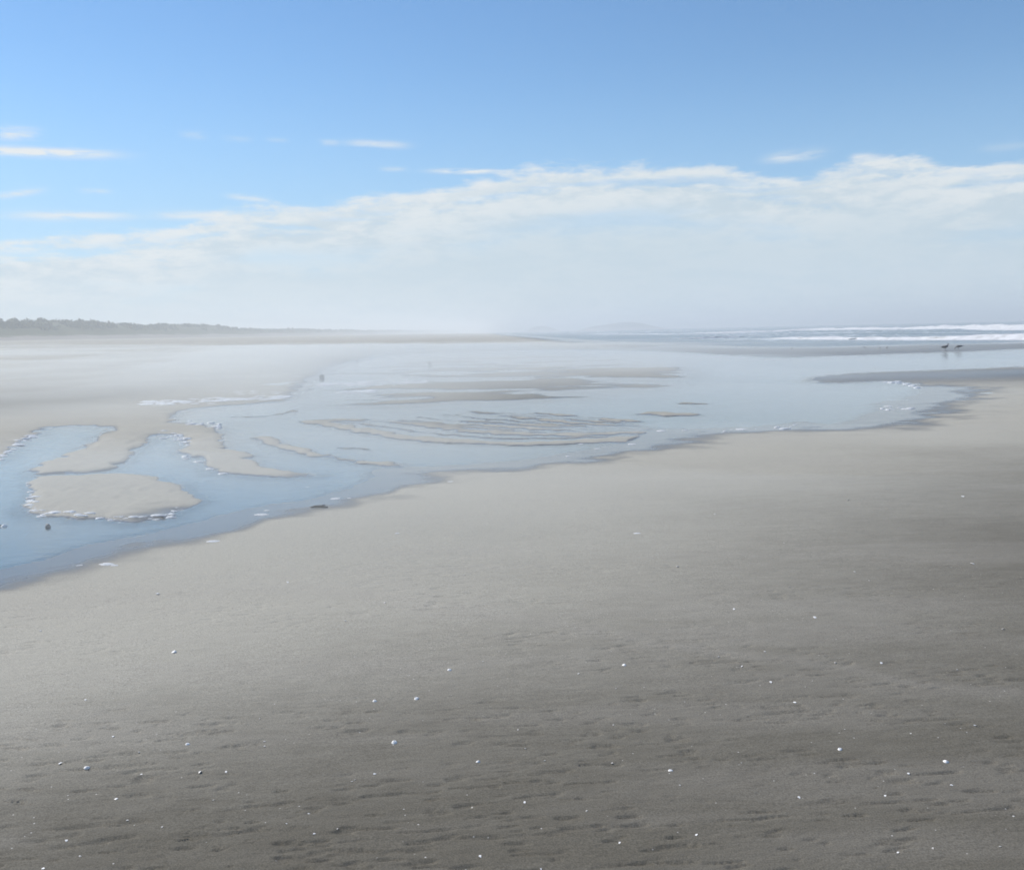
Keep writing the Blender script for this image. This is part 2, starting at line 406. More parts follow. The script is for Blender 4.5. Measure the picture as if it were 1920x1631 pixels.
# ------------------------------------------------------------------ materials of the setting
def sand_material():
    m, t = new_mat('sand')
    tc = t.node('ShaderNodeTexCoord'); P = tc.outputs['Object']
    wet = attr(t, 'wet'); drift = attr(t, 'drift'); pale_k = attr(t, 'paleness')
    big = t.noise(t.scaled(P, (0.45, 1.1, 1.0)), 1.0, 5.0, 0.55)
    mid = t.noise(t.scaled(P, (5.0, 14.0, 6.0)), 1.0, 5.0, 0.6)
    grain = t.noise(P, 190.0, 2.0, 0.7)
    grain2 = t.noise(P, 75.0, 2.0, 0.6)
    k = t.m('ADD', t.m('MULTIPLY', t.m('SUBTRACT', big, 0.5), 0.24), t.m('ADD', t.m('MULTIPLY', t.m('SUBTRACT', mid, 0.5), 0.25), pale_k))
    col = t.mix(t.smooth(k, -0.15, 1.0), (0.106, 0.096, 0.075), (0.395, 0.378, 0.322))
    col = t.mix(t.m('MULTIPLY', drift, 0.26), col, (0.34, 0.32, 0.285))
    col = t.mix(t.smooth(grain, 0.34, 0.66), t.mix(1.0, col, (0.78, 0.78, 0.78), 'MULTIPLY'), t.mix(1.0, col, (1.2, 1.2, 1.2), 'MULTIPLY'))
    col = t.mix(t.m('MULTIPLY', t.smooth(grain2, 0.60, 0.72), 0.35), col, (0.07, 0.066, 0.062))
    vo = t.node('ShaderNodeTexVoronoi'); vo.inputs['Scale'].default_value = 24.0; t.l.new(P, vo.inputs['Vector'])
    spk = t.m('MULTIPLY', t.smooth(vo.outputs['Distance'], 0.085, 0.05), t.smooth(t.noise(P, 9.0, 1.0), 0.52, 0.60))
    col = t.mix(t.m('MULTIPLY', spk, 0.8), col, (0.62, 0.60, 0.56))
    wcol = t.mix(1.0, col, (0.31, 0.31, 0.33), 'MULTIPLY')
    wf = t.smooth(wet, 0.05, 0.75)
    col = t.mix(wf, col, wcol)
    sp_ = t.node('ShaderNodeSeparateXYZ'); t.l.new(P, sp_.inputs[0])
    col = t.mix(t.smooth(sp_.outputs[2], -0.004, -0.03), col, (0.37, 0.36, 0.33))      # pool bed lightened in place of a brighter sky reflection
    rough = t.m('MULTIPLY_ADD', t.smooth(wet, 0.1, 0.85), -0.80, 0.92)
    spec = t.m('MULTIPLY_ADD', wf, 0.35, 0.15)
    h = t.m('ADD', t.m('MULTIPLY', t.noise(t.scaled(P, (16, 44, 20)), 1.0, 4.0, 0.6), 1.0), t.m('MULTIPLY', grain, 0.22))
    nrm = bump(t, h, t.m('MULTIPLY_ADD', t.smooth(wet, 0.0, 0.45), -0.42, 0.42), 0.012)
    finish(t, principled(t, col, rough, spec, nrm, 1.33))
    return m
SAND = sand_material()

def pool_material():
    m, t = new_mat('pool_water')
    tc = t.node('ShaderNodeTexCoord'); P = tc.outputs['Object']
    h = t.noise(t.scaled(P, (5.0, 9.0, 5.0)), 1.0, 3.0, 0.5)
    n = bump(t, h, 0.12, 0.02)
    fr = t.node('ShaderNodeFresnel'); fr.inputs['IOR'].default_value = 1.33; t.l.new(n, fr.inputs['Normal'])
    gl = t.node('ShaderNodeBsdfGlossy'); gl.inputs['Roughness'].default_value = 0.06; gl.inputs['Color'].default_value = (1, 1, 1, 1); t.l.new(n, gl.inputs['Normal'])
    tr = t.node('ShaderNodeBsdfTransparent'); tr.inputs['Color'].default_value = (0.74, 0.88, 0.98, 1)
    mx = t.node('ShaderNodeMixShader'); t.l.new(fr.outputs[0], mx.inputs[0]); t.l.new(tr.outputs[0], mx.inputs[1]); t.l.new(gl.outputs[0], mx.inputs[2])
    finish(t, mx.outputs[0])
    return m
POOLM = pool_material()
def sea_material():
    m, t = new_mat('sea_water')
    tc = t.node('ShaderNodeTexCoord'); P = tc.outputs['Object']
    foam = attr(t, 'foam')
    fn = t.noise(t.scaled(P, (.9, .35, 1)), 1.0, 6.0, 0.65)
    fm = t.smooth(t.m('ADD', fn, t.m('MULTIPLY', foam, 0.5)), 0.80, 0.98)
    col = t.mix(fm, (0.028, 0.062, 0.085), (0.75, 0.78, 0.79))
    h = t.noise(t.scaled(P, (1.2, .5, 1)), 1.0, 5.0, 0.6)
    n = bump(t, h, 0.5, 0.25)
    finish(t, principled(t, col, t.m('MULTIPLY_ADD', fm, 0.6, 0.18), 0.5, n, 1.33))
    return m
SEAM = sea_material()
def foam_material(name='sea_foam', col=(0.80, 0.82, 0.83), sc_=14.0):
    m, t = new_mat(name)
    tc = t.node('ShaderNodeTexCoord'); P = tc.outputs['Object']
    n1 = t.noise(P, sc_, 5.0, 0.65)
    c = t.mix(t.smooth(n1, 0.3, 0.6), tuple(v * .7 for v in col), col)
    finish(t, principled(t, c, 0.75, 0.35, bump(t, n1, 0.6, 0.3 / sc_)))
    return m
FOAM = foam_material()
SURF = foam_material('surf_foam', (0.66, 0.67, 0.68), 1.6)

# ------------------------------------------------------------------ the beach: one sheet out to the horizon
def geo(a, b, q):
    n = max(2, int(math.ceil(math.log(b / a) / math.log(q))))
    return a * (b / a) ** (np.arange(n) / n)
rr = np.concatenate([geo(.4, 2.4, 1.03), geo(2.4, 7, 1.0024), geo(7, 30, 1.0042), geo(30, 300, 1.012), geo(300, 6500, 1.04), [6500.0]])
th = np.concatenate([np.linspace(-180, -36, 26)[:-1], np.linspace(-36, 36, 600), np.linspace(36, 180, 26)[1:-1]])
th = np.radians(th)
NR, NTH = len(rr), len(th)
RRg, THg = np.meshgrid(rr, th, indexing='ij')
GX = (RRg * np.sin(THg)).ravel(); GY = (RRg * np.cos(THg)).ravel()
GH, GW, GD, GIN, GS, GPALE = terrain(GX, GY)
def grid_faces(nr, nt, close=True):
    i = np.arange(nr - 1)[:, None]; j = np.arange(nt if close else nt - 1)[None, :]
    j2 = (j + 1) % nt
    return np.stack([i * nt + j, i * nt + j2, (i + 1) * nt + j2, (i + 1) * nt + j], -1).reshape(-1, 4)
F = grid_faces(NR, NTH)
c0 = len(GX)
cap = np.stack([np.full(NTH, c0), np.arange(NTH), (np.arange(NTH) + 1) % NTH, np.arange(NTH)], 1)  # centre fan
V = np.stack([GX, GY, GH], 1)
V = np.vstack([V, [[0, 0, float(GH[:NTH].mean())]]])
me = bpy.data.meshes.new('beach')
bm_F = F
def mesh_mixed(name, V, quads, tris, mat, attrs):
    me = bpy.data.meshes.new(name)
    V = np.asarray(V, np.float32)
    me.vertices.add(len(V)); me.vertices.foreach_set('co', V.ravel())
    loops = np.concatenate([quads.ravel(), tris.ravel()]).astype(np.int32)
    me.loops.add(len(loops)); me.loops.foreach_set('vertex_index', loops)
    nq, nt_ = len(quads), len(tris)
    me.polygons.add(nq + nt_)
    me.polygons.foreach_set('loop_start', np.concatenate([np.arange(nq) * 4, nq * 4 + np.arange(nt_) * 3]).astype(np.int32))
    me.polygons.foreach_set('loop_total', np.concatenate([np.full(nq, 4), np.full(nt_, 3)]).astype(np.int32))
    me.polygons.foreach_set('use_smooth', np.ones(nq + nt_, bool))
    for an, av in attrs.items():
        a = me.attributes.new(an, 'FLOAT', 'POINT'); a.data.foreach_set('value', np.asarray(av, dtype=np.float32))
    me.update(calc_edges=True)
    me.materials.append(mat)
    return me
app = lambda a: np.append(a, a[0])
me = mesh_mixed('beach', V, F, cap[:, :3], SAND, {'wet': app(GW), 'drift': app(GD), 'paleness': app(GPALE)})
link('beach', me, kind='structure', label='wide grey brown sand beach with wind scoured ripples')

def h_at(x, y):
    return float(terrain(np.array([x]), np.array([y]))[0][0])
def on_ground(pts):
    """photo pixels -> world points on the beach surface"""
    pts = np.asarray(pts, float)
    z = np.zeros(len(pts))
    for _ in range(3):
        xy = np.array([ground_pt(p[0], p[1], zz) for p, zz in zip(pts, z)])
        z = terrain(xy[:, 0], xy[:, 1])[0]
    return np.column_stack([xy, z])

# ------------------------------------------------------------------ water sheets
st = 2
ri = np.arange(0, NR, st); ti = np.arange(24, 24 + 602, st)
idx = (ri[:, None] * NTH + ti[None, :])
hx, hy, hh, hs = GX[idx], GY[idx], GH[idx], GS[idx]
def sub_sheet(mask_v, z, name, mat, attrs=None, **props):
    nr, nt = idx.shape
    Fq = grid_faces(nr, nt, False)
    keep = mask_v.ravel()[Fq].any(1)
    Fq = Fq[keep]
    used = np.unique(Fq); remap = np.full(nr * nt, -1); remap[used] = np.arange(len(used))
    Vv = np.stack([hx.ravel()[used], hy.ravel()[used], z.ravel()[used]], 1)
    me = mesh_np(name, Vv, remap[Fq], mat, True, {k: v.ravel()[used] for k, v in (attrs or {}).items()})
    return link(name, me, **props)
sub_sheet((hh < 0.012) & (hs < -3) & (hy > 4), np.zeros_like(hh), 'tidal_pool', POOLM, kind='structure', label='shallow still tidal pool reflecting the sky')
# sea
along = np.array([math.sin(R(-8)), math.cos(R(-8))]); out = np.array([along[1], -along[0]])
so = hx * out[0] + hy * out[1]; sa = hx * along[0] + hy * along[1]
amp = sst(hs, 1, 60)
wob_ = 14 * (fbm(sa / 90, so / 200, 91, 3) - .5)
swell = np.sin((so + wob_) / 17.0 * 2 * math.pi)
sz = amp * (0.16 * swell + 0.30 * (fbm(sa / 14, so / 5, 93, 4) - .5)) * sst(hs, 0, 12)
foam = np.clip(sst(hs, 2, 14) * sst(hs, 190, 60) * (.25 + .75 * fbm(sa / 60, so / 9, 95, 3)), 0, 1)
sub_sheet((hs > -2.5), sz + 0.004, 'sea', SEAM, {'foam': foam}, kind='structure', label='open grey blue sea with broken surf')

# ------------------------------------------------------------------ dunes and far hills
def dune_material():
    m, t = new_mat('dune_sand_and_grass')
    tc = t.node('ShaderNodeTexCoord'); P = tc.outputs['Object']
    n = t.noise(t.scaled(P, (.10, .05, .5)), 1.0, 6.0, 0.6)
    sepn = t.node('ShaderNodeSeparateXYZ'); t.l.new(P, sepn.inputs[0])
    g = t.smooth(t.m('ADD', sepn.outputs[2], t.m('MULTIPLY', n, 3.2)), 4.4, 5.2)
    col = t.mix(g, (0.27, 0.25, 0.22), t.mix(n, (0.05, 0.065, 0.032), (0.11, 0.115, 0.06)))
    finish(t, principled(t, col, 0.95, 0.1, bump(t, t.noise(P, 1.3, 4.0), 0.7, 0.4)))
    return m
DUNE = dune_material()
yr = np.concatenate([np.arange(-60, 900, 4.0), np.arange(900, 4200, 25.0)])
ridge_y = [-100, 200, 262, 278, 347, 400, 456, 520, 633, 780, 932, 1300, 1880, 4200]
ridge_h = [7.0, 7.4, 6.9, 7.0, 8.0, 6.6, 7.4, 5.4, 5.2, 5.0, 4.8, 4.9, 5.0, 5.0]
lats = np.array([118, 126, 132, 136, 140, 144, 148, 152, 158, 166, 178, 195, 230, 300.0])
prof = np.array([-.35, -.1, .03, .16, .45, .75, .93, 1.0, .95, .82, .78, .75, .72, -1.0])
YY, LL = np.meshgrid(yr, lats, indexing='ij'); PR = np.broadcast_to(prof, YY.shape)
RH = np.interp(YY, ridge_y, ridge_h)
def dune_z(Yv, Lv):
    pr = np.interp(Lv, lats, prof); rh = np.interp(Yv, ridge_y, ridge_h)
    base = 2.7
    up = base + np.maximum(pr, 0) * (rh - base) * (0.8 + .4 * fbm(Yv / 22, Lv / 11, 71, 4))
    return np.where(pr >= 0, up, base + pr * 4)
DZ = dune_z(YY.ravel(), LL.ravel())
DX = (-LL + 0.02 * YY).ravel()
me = mesh_np('dunes', np.stack([DX, YY.ravel(), DZ], 1), grid_faces(len(yr), len(lats), False), DUNE)
dunes = link('dunes', me, kind='structure', label='low dunes topped with grass behind the beach')
# scrub on the dunes: irregular leafy clumps (one mass at this distance)
def scrub_material():
    m, t = new_mat('dune_scrub')
    tc = t.node('ShaderNodeTexCoord'); P = tc.outputs['Object']
    n = t.noise(P, 0.9, 3.0, 0.6)
    col = t.mix(n, (0.030, 0.045, 0.022), (0.095, 0.115, 0.055))
    finish(t, principled(t, col, 0.9, 0.1))
    return m
SCRUB = scrub_material()
nS = 7000
ys = 150 + (rng.random(nS) ** 1.7) * 1900
ls = np.clip(140 + np.abs(rng.normal(0, 1, nS)) * 11 + rng.random(nS) * 3, 137, 185)
keepS = fbm(ys / 16, ls / 9, 87, 3) > .36
ys, ls = ys[keepS], ls[keepS]; nS = len(ys)
zs = dune_z(ys, ls)
sizes = (.35 + 1.0 * rng.random(nS) ** 2) * (.6 + .9 * fbm(ys / 30, ls / 20, 88, 2))
LV, LF = [], []
nl = 16
for k in range(nl):
    d = rng.normal(0, 1, (nS, 3)); d[:, 2] = np.abs(d[:, 2]) * .8
    d /= np.linalg.norm(d, axis=1)[:, None]
    c = np.stack([-ls + .02 * ys, ys, zs], 1) + d * sizes[:, None] * np.array([1.1, 1.1, .8]) * (rng.random((nS, 1)) * .5 + .5)
    a = rng.normal(0, 1, (nS, 3)) * sizes[:, None] * .28; b = rng.normal(0, 1, (nS, 3)) * sizes[:, None] * .28
    base = len(LV) * nS * 4
    LV.append(np.stack([c - a, c - b, c + a, c + b], 1).reshape(-1, 3))
    LF.append(np.arange(nS * 4).reshape(-1, 4) + k * nS * 4)
me = mesh_np('dune_scrub', np.vstack(LV), np.vstack(LF), SCRUB, False)
link('dune_scrub', me, kind='stuff', label='dark green scrub and beach grass covering the dunes', category='scrub')

def headland(pts, dist, mat, name, label):
    top = dense([(px, py) for px, py in pts], 5)
    rows = []
    depth = np.linspace(0, 1, 7); profd = np.array([0, .5, .85, 1, .9, .6, 0])
    nV = []
    for px, py in top:
        d = direction(px, py); t = dist / d[1]
        zt = max(CAM_Z + d[2] * t, 1.0)
        for dd, pf in zip(depth, profd):
            nV.append((d[0] * t, dist - 70 + 140 * dd, -1.0 + (zt + 1.0) * pf))
    nV = np.array(nV)
    nV[:, 2] += (nV[:, 2] > 0) * 1.2 * (fbm(nV[:, 0] / 14, nV[:, 1] / 14, 31, 3) - .5)
    me = mesh_np(name, nV, grid_faces(len(top), 7, False), mat)
    link(name, me, kind='structure', label=label)
headland([(1085, 619), (1105, 613), (1135, 609), (1160, 605.5), (1185, 604), (1205, 607), (1225, 611), (1245, 617)], 1250, DUNE, 'hills', 'faint low headland far down the coast')
headland([(985, 623), (1000, 613.5), (1020, 611.5), (1040, 617), (1050, 622)], 1400, DUNE, 'hills', 'faint low headland far down the coast')

# ------------------------------------------------------------------ breaking waves
def breaker(path_px, hts, name, label, depth=2.2, seed=1):
    base = dense(px_line(path_px), 30)
    n = len(base)
    hts = np.interp(np.linspace(0, 1, n), np.linspace(0, 1, len(hts)), hts)
    tang = np.gradient(base, axis=0); tang /= np.linalg.norm(tang, axis=1)[:, None]
    nrm = np.stack([-tang[:, 1], tang[:, 0]], 1)
    if (nrm @ out).mean() < 0: nrm = -nrm          # pointing out to sea
    k = np.array([-1.6, -1.0, -.55, -.3, -.12, 0.02, .18, .38, .62, 1.0, 1.5])
    zz = np.array([-.35, -.02, .18, .5, .82, .98, 1.0, .9, .62, .25, -.35])
    s = np.arange(n)
    L = np.concatenate([[0], np.cumsum(np.linalg.norm(np.diff(base, axis=0), axis=1))])
    Vv = np.zeros((n, len(k), 3))
    for j in range(len(k)):
        lump = fbm(L / 1.1, np.full(n, j * .9), seed, 4) - .5
        big = fbm(L / 5.0, np.full(n, j * .25), seed + 9, 3) - .5
        hz = hts * (zz[j] * (1 + .8 * big) + .35 * lump * (zz[j] > 0))
        off = depth * k[j] * (.5 + .5 * hts / max(hts.max(), 1e-3)) + .5 * lump + 1.2 * big
        Vv[:, j, :2] = base + nrm * off[:, None]
        Vv[:, j, 2] = np.where(zz[j] < 0, -.25, np.maximum(hz, -.02))
    me = mesh_np(name, Vv.reshape(-1, 3), grid_faces(n, len(k), False)[:, ::-1], SURF)
    return link(name, me, label=label, category='wave', group='waves breaking in the surf')
breaker([(2150, 640), (1920, 637), (1780, 637), (1650, 637), (1540, 636), (1450, 635)], [.42, .40, .50, .30, .28, .27, .25, .10], 'breaking_wave', 'long unbroken white foam roller closest to the sandbar with birds', 1.6, 3)
breaker([(2100, 617), (1920, 618), (1800, 618.5), (1720, 618), (1650, 617)], [.8, .85, .8, .75, .55, .15], 'breaking_wave', 'tall thick white breaker with dark sea right behind it', 3.0, 13)
breaker([(1690, 618), (1600, 619), (1520, 620), (1440, 622)], [.15, .65, .55, .5, .1], 'breaking_wave', 'broken white wave between the tall breaker and the misty shore', 3.0, 23)
breaker([(1450, 622), (1380, 624), (1300, 626)], [.1, .4, .3, .05], 'breaking_wave', 'faint low white wave fading into the sea mist', 3.0, 29)
breaker([(1400, 632), (1330, 634), (1270, 636)], [.05, .16, .14, .04], 'breaking_wave', 'thin line of swash foam at the misty end of the sandbar', .8, 37)

# ------------------------------------------------------------------ foam and built glints along the pool edges
def blob(a, b, hgt, seed, nseg=11):
    """flattened irregular froth patch: verts, tris"""
    g = np.random.default_rng(seed)
    ang = np.linspace(0, 2 * math.pi, nseg, endpoint=False)
    rad = .75 + .5 * g.random(nseg)
    vs = [(0, 0, hgt * (.8 + .4 * g.random()))]
    for q, zf in ((.5, .85), (.85, .45), (1.0, -.25)):
        jz = g.random(nseg) * .5 + .75
        for k_ in range(nseg):
            vs.append((a * q * rad[k_] * math.cos(ang[k_]), b * q * rad[k_] * math.sin(ang[k_]), hgt * zf * jz[k_]))
    fs = [(0, 1 + k_, 1 + (k_ + 1) % nseg) for k_ in range(nseg)]
    for ring in range(2):
        o = 1 + ring * nseg
        for k_ in range(nseg):
            k2 = (k_ + 1) % nseg
            fs += [(o + k_, o + nseg + k_, o + nseg + k2), (o + k_, o + nseg + k2, o + k2)]
    return np.array(vs), np.array(fs)

def fringe(name, lines, label):
    """many tiny froth and glint lumps along traced edges, joined: nobody could count them"""
    VV, FF, n0, sd = [], [], 0, 0
    for pts, cnt, size, spread in lines:
        ln = dense(np.array(pts, float), 8)
        ii = rng.random(cnt) * (len(ln) - 1)
        px = np.array([ln[int(i)] + (ln[int(i) + 1] - ln[int(i)]) * (i % 1) for i in ii]) + rng.normal(0, 1, (cnt, 2)) * np.array([spread * 1.5, spread])
        pos = on_ground(px)
        for p in pos:
            dist = math.hypot(p[0], p[1])
            s = size * (.25 + 1.6 * random.random() ** 3)
            v, f = blob(s * (1.2 + 1.6 * random.random()), s * .8, s * (.36 if size < .04 else .14), sd, 7); sd += 1
            v = v + np.array([p[0], p[1], max(p[2], 0.0) + s * .05])
            VV.append(v); FF.append(f + n0); n0 += len(v)
    me = mesh_np(name, np.vstack(VV), np.vstack(FF), FOAM)
    return link(name, me, kind='stuff', label=label, category='foam')
fringe('foam_glint_fringe', [([(56, 951), (80, 962), (146, 967), (233, 973), (300, 968), (335, 955)], 90, .019, 2.2), ([(58, 905), (60, 935), (56, 951)], 26, .014, 2.2), ([(215, 974), (320, 970)], 14, .026, 1.5)],  # sparkle on the island rim, built as white lumps
       'white lumps standing for glints on the rim of the rounded sand island')
fringe('foam_glint_fringe', [([(-40, 880), (0, 858), (36, 829), (70, 814)], 80, .03, 3), ([(300, 816), (338, 820), (345, 830)], 45, .03, 4), ([(333, 848), (386, 874), (416, 887)], 30, .018, 2), ([(340, 796), (400, 795), (418, 806)], 26, .03, 2)],  # edge glints of the flats modelled as pale lumps among froth
       'white froth and lumps standing for glints along the crumbling edges of the sand flats')
fringe('foam_glint_fringe', [([(268, 757), (320, 756), (400, 751), (470, 748), (545, 744)], 330, .055, 2.2), ([(600, 722), (680, 720), (800, 716)], 300, .055, 2.2), ([(420, 735), (520, 737)], 40, .04, 2), ([(640, 736), (700, 734)], 70, .05, 1.5)],  # bright water glints put in as flat white lumps
       'bright streaks of white flecks shaped as water glints across the far edge of the pool')
fringe('foam_glint_fringe', [([(1650, 717), (1690, 718), (1720, 727)], 40, .035, .6), ([(1655, 768), (1710, 765)], 16, .03, 1.5), ([(1330, 812), (1420, 804), (1500, 798)], 16, .025, 2)],
       'thin froth along the pointed end of the pool beside the dark spit')

# single froth patches; those on the island rim stand for glints
fm_variants = []
for s_ in range(4):
    v, f = blob(1.0, .55, .22, 500 + s_, 13)
    fm_variants.append(mesh_np('foam_patch', v, f, FOAM))
spots = [(490, 965, 26), (500, 957, 10), (630, 935, 18), (655, 934, 8), (400, 1015, 24), (200, 1058, 28), (150, 1060, 12), (215, 1060, 14), (292, 974, 13), (313, 972, 6), (224, 980, 6), (577, 920, 7),
         (845, 903, 12), (1065, 855, 10), (1090, 833, 11), (1120, 841, 10), (1185, 833, 16), (1240, 808, 18), (1285, 807, 14), (1390, 805, 20), (1700, 767, 18), (1665, 762, 14), (745, 1000, 9), (1195, 1000, 14)]
pos = on_ground([(a, b) for a, b, _ in spots])
for i, ((a, b, wpx), p) in enumerate(zip(spots, pos)):
    dist = math.hypot(p[0], p[1])
    s = wpx / 2 / FPX * dist
    where = ('on the open sand well away from the pool' if (a, b) in ((745, 1000), (1195, 1000)) else
             'standing for a glint on the rim of the rounded sand island' if 965 < b < 985 and 200 < a < 320 else
             'beside the dark driftwood stick' if 570 < a < 670 else
             'on pale sand between the driftwood and the sand island' if 480 < a < 510 else
             'on the bank across the water from the sand island' if a < 480 else
             'at the pointed end of the pool by the dark spit' if a > 1600 else
             'on the wet edge in front of the rippled sand bars' if a < 1200 else
             'on the smooth wet edge of the widest open water')
    o = link('foam_patch', fm_variants[i % 4], label='small flat froth patch ' + where, category='foam', group='froth patches ' + where)
    o.location = (p[0], p[1], max(p[2], 0) + .001); o.scale = (s, s * (.9 + .5 * random.random()), s * .55)
    o.rotation_euler = (0, 0, random.uniform(-.3, .3))

# ------------------------------------------------------------------ shells
def shell_material(name, c1, c2):
    m, t = new_mat(name)
    tc = t.node('ShaderNodeTexCoord'); P = tc.outputs['Object']
    n = t.noise(P, 5.0, 3.0, 0.6)
    finish(t, principled(t, t.mix(n, c1, c2), 0.45, 0.5))
    return m
SH1 = shell_material('bleached_shell', (0.82, 0.80, 0.76), (0.90, 0.88, 0.85))
SH2 = shell_material('dull_shell', (0.50, 0.47, 0.42), (0.66, 0.64, 0.60))
def shell_half(seed):
    """ribbed clam valve, unit width, resting edge down"""
    g = np.random.default_rng(seed); na, nr = 20, 6
    vs, fs = [], []
    for i in range(nr):
        q = i / (nr - 1)
        for j in range(na):
            a = 2 * math.pi * j / na
            rx = .5 * (1 + .03 * math.cos(11 * a)) ; ry = .42 * (1 + .12 * math.sin(a))
            zz = .30 * (1 - q ** 2.2) * (1 + .25 * math.sin(a) * (1 - q)) + .012 * math.cos(11 * a) * q
            vs.append((rx * q * math.cos(a), ry * q * math.sin(a) + .10 * (1 - q), zz))
    for i in range(nr - 1):
        for j in range(na):
            j2 = (j + 1) % na
            fs.append((i * na + j, (i + 1) * na + j, (i + 1) * na + j2, i * na + j2))
    vs2 = [(x, y, z - .05) for x, y, z in vs]      # inner wall: real thickness
    n0 = len(vs)
    fs2 = [tuple(n0 + k for k in reversed(f)) for f in fs]
    rim = [((nr - 1) * na + j, n0 + (nr - 1) * na + j, n0 + (nr - 1) * na + (j + 1) % na, (nr - 1) * na + (j + 1) % na) for j in range(na)]
    return np.array(vs + vs2), np.array(fs + fs2 + rim)
def shell_chip(seed):
    """angular curved fragment with thickness"""
    g = np.random.default_rng(seed); n = 7
    ang = np.sort(g.random(n)) * 2 * math.pi
    ang = np.linspace(0, 2 * math.pi, n, endpoint=False) + g.random(n) * .5
    rad = .32 + .25 * g.random(n)
    top = [(0, 0, .16)] + [(rad[k] * math.cos(ang[k]), .75 * rad[k] * math.sin(ang[k]), .16 - .5 * (rad[k] * math.cos(ang[k])) ** 2 + .03 * g.random()) for k in range(n)]
    bot = [(x, y, z - .09) for x, y, z in top]
    n0 = len(top); fs = []
    for k in range(n):
        k2 = 1 + (k + 1) % n
        fs += [(0, 1 + k, k2), (n0, n0 + k2, n0 + 1 + k), (1 + k, n0 + 1 + k, n0 + k2), (1 + k, n0 + k2, k2)]
    return np.array(top + bot), np.array(fs)
halves = [mesh_np('clam_shell', *shell_half(s), SH1) for s in range(2)]
chips = [mesh_np('shell_fragment', *shell_chip(s), SH1, False) for s in range(5)]
chips_dull = [mesh_np('shell_fragment', *shell_chip(20 + s), SH2, False) for s in range(3)]
bright = [(326, 1223, 9), (163, 1439, 9), (352, 1395, 8), (703, 1314, 8), (781, 1310, 9), (896, 1428, 8), (843, 1256, 8), (1257, 1445, 9), (1575, 1405, 8), (1774, 1428, 9), (1170, 1247, 7), (740, 1392, 11)]
small = [(160, 1312), (212, 1381), (114, 1431), (265, 1451), (375, 1447), (424, 1447), (218, 1498), (702, 1451), (539, 1092), (578, 1524), (537, 1544), (589, 1563), (124, 1576), (81, 1628), (900, 1605), (874, 1630),
         (1270, 1063), (1823, 1057), (1376, 1142), (1528, 1158), (1391, 1247), (1445, 1279), (1490, 1317), (1828, 1360), (1703, 1450), (1784, 1472), (1498, 1495), (984, 1504), (1162, 1580), (1306, 1565), (1014, 1629), (1684, 1598), (1660, 1492), (1652, 1243), (1805, 931), (647, 1164), (296, 1114)]
dull = [(665, 1462), (721, 1130), (76, 1183), (633, 1557), (304, 1550), (239, 1540), (252, 1547), (650, 1602), (487, 1347), (260, 1410), (496, 1390), (496, 1399), (1630, 1089), (1602, 1072), (1347, 1233), (1434, 1222), (1566, 1245), (1275, 1472), (1148, 1434),
        (971, 1368), (985, 1404), (1015, 1553), (1749, 1590), (1875, 1587), (1708, 1375), (1795, 1259), (1155, 1291), (1244, 1293), (1150, 1359), (1021, 1426), (1340, 964), (1590, 938), (1470, 1018), (870, 1078), (1085, 1263), (660, 1465), (905, 1240), (1480, 1100), (1880, 1180), (400, 1500), (150, 1605), (1100, 1520), (1390, 1430), (1900, 1530)]
def scatter(lst, meshes, name, lo, hi, label, group, tilt=.5, own=None):
    pos = on_ground([(q[0], q[1]) for q in lst])
    for i, (q, p) in enumerate(zip(lst, pos)):
        wpx = q[2] if len(q) > 2 else random.uniform(lo, hi)
        s = wpx / FPX * math.hypot(p[0], p[1]) * 1.2
        o = link(name, meshes[i % len(meshes)], label=(own or {}).get((q[0], q[1]), label), category='shell', group=group)
        o.location = (p[0], p[1], p[2] + .02 * s); o.scale = (s, s, s)
        o.rotation_euler = (random.uniform(-tilt, tilt) * .4 - .10, random.uniform(-tilt, tilt) * .5 - .1, random.uniform(0, 6.28))
scatter(bright, halves, 'clam_shell', 8, 9, 'small bleached white clam shell half lying on the damp foreground sand', 'white clam shell halves on the foreground sand', .3,
        {(740, 1392): 'largest bleached white clam shell half on the foreground sand', (703, 1314): 'white clam shell half with a similar shell close beside it', (781, 1310): 'white clam shell half with a similar shell close beside it'})
scatter(small, chips, 'shell_fragment', 5, 7, 'tiny bright white shell fragment on the grey foreground sand', 'white shell fragments on the foreground sand')
scatter(dull, chips_dull, 'shell_fragment', 3.2, 5, 'tiny dull beige shell fragment on the grey foreground sand', 'dull shell fragments on the foreground sand')

# ------------------------------------------------------------------ driftwood, stones, lumps of weed
def tube(path, radii, n=9, seed=0, rough=.12):
    path = np.asarray(path, float); g = np.random.default_rng(seed)
    vs, fs = [], []
    for i, (p, r) in enumerate(zip(path, radii)):
        t = path[min(i + 1, len(path) - 1)] - path[max(i - 1, 0)]; t /= np.linalg.norm(t)
        a = np.cross(t, [0, 0, 1.0]); 
        if np.linalg.norm(a) < 1e-4: a = np.array([1.0, 0, 0])
        a /= np.linalg.norm(a); b = np.cross(a, t)
        for k in range(n):
            th_ = 2 * math.pi * k / n; rk = r * (1 + rough * (g.random() * 2 - 1))
            vs.append(p + a * math.cos(th_) * rk + b * math.sin(th_) * rk)
    m_ = len(path)
    for i in range(m_ - 1):
        for k in range(n):
            k2 = (k + 1) % n
            fs += [(i * n + k, i * n + k2, (i + 1) * n + k2), (i * n + k, (i + 1) * n + k2, (i + 1) * n + k)]
    vs += [path[0], path[-1]]; c_ = m_ * n
    for k in range(n):
        k2 = (k + 1) % n
        fs += [(c_, k2, k), (c_ + 1, (m_ - 1) * n + k, (m_ - 1) * n + k2)]
    return np.array(vs), np.array(fs)
def join(parts):
    VV, FF, n0 = [], [], 0
    for v, f in parts: VV.append(v); FF.append(f + n0); n0 += len(v)
    return np.vstack(VV), np.vstack(FF)
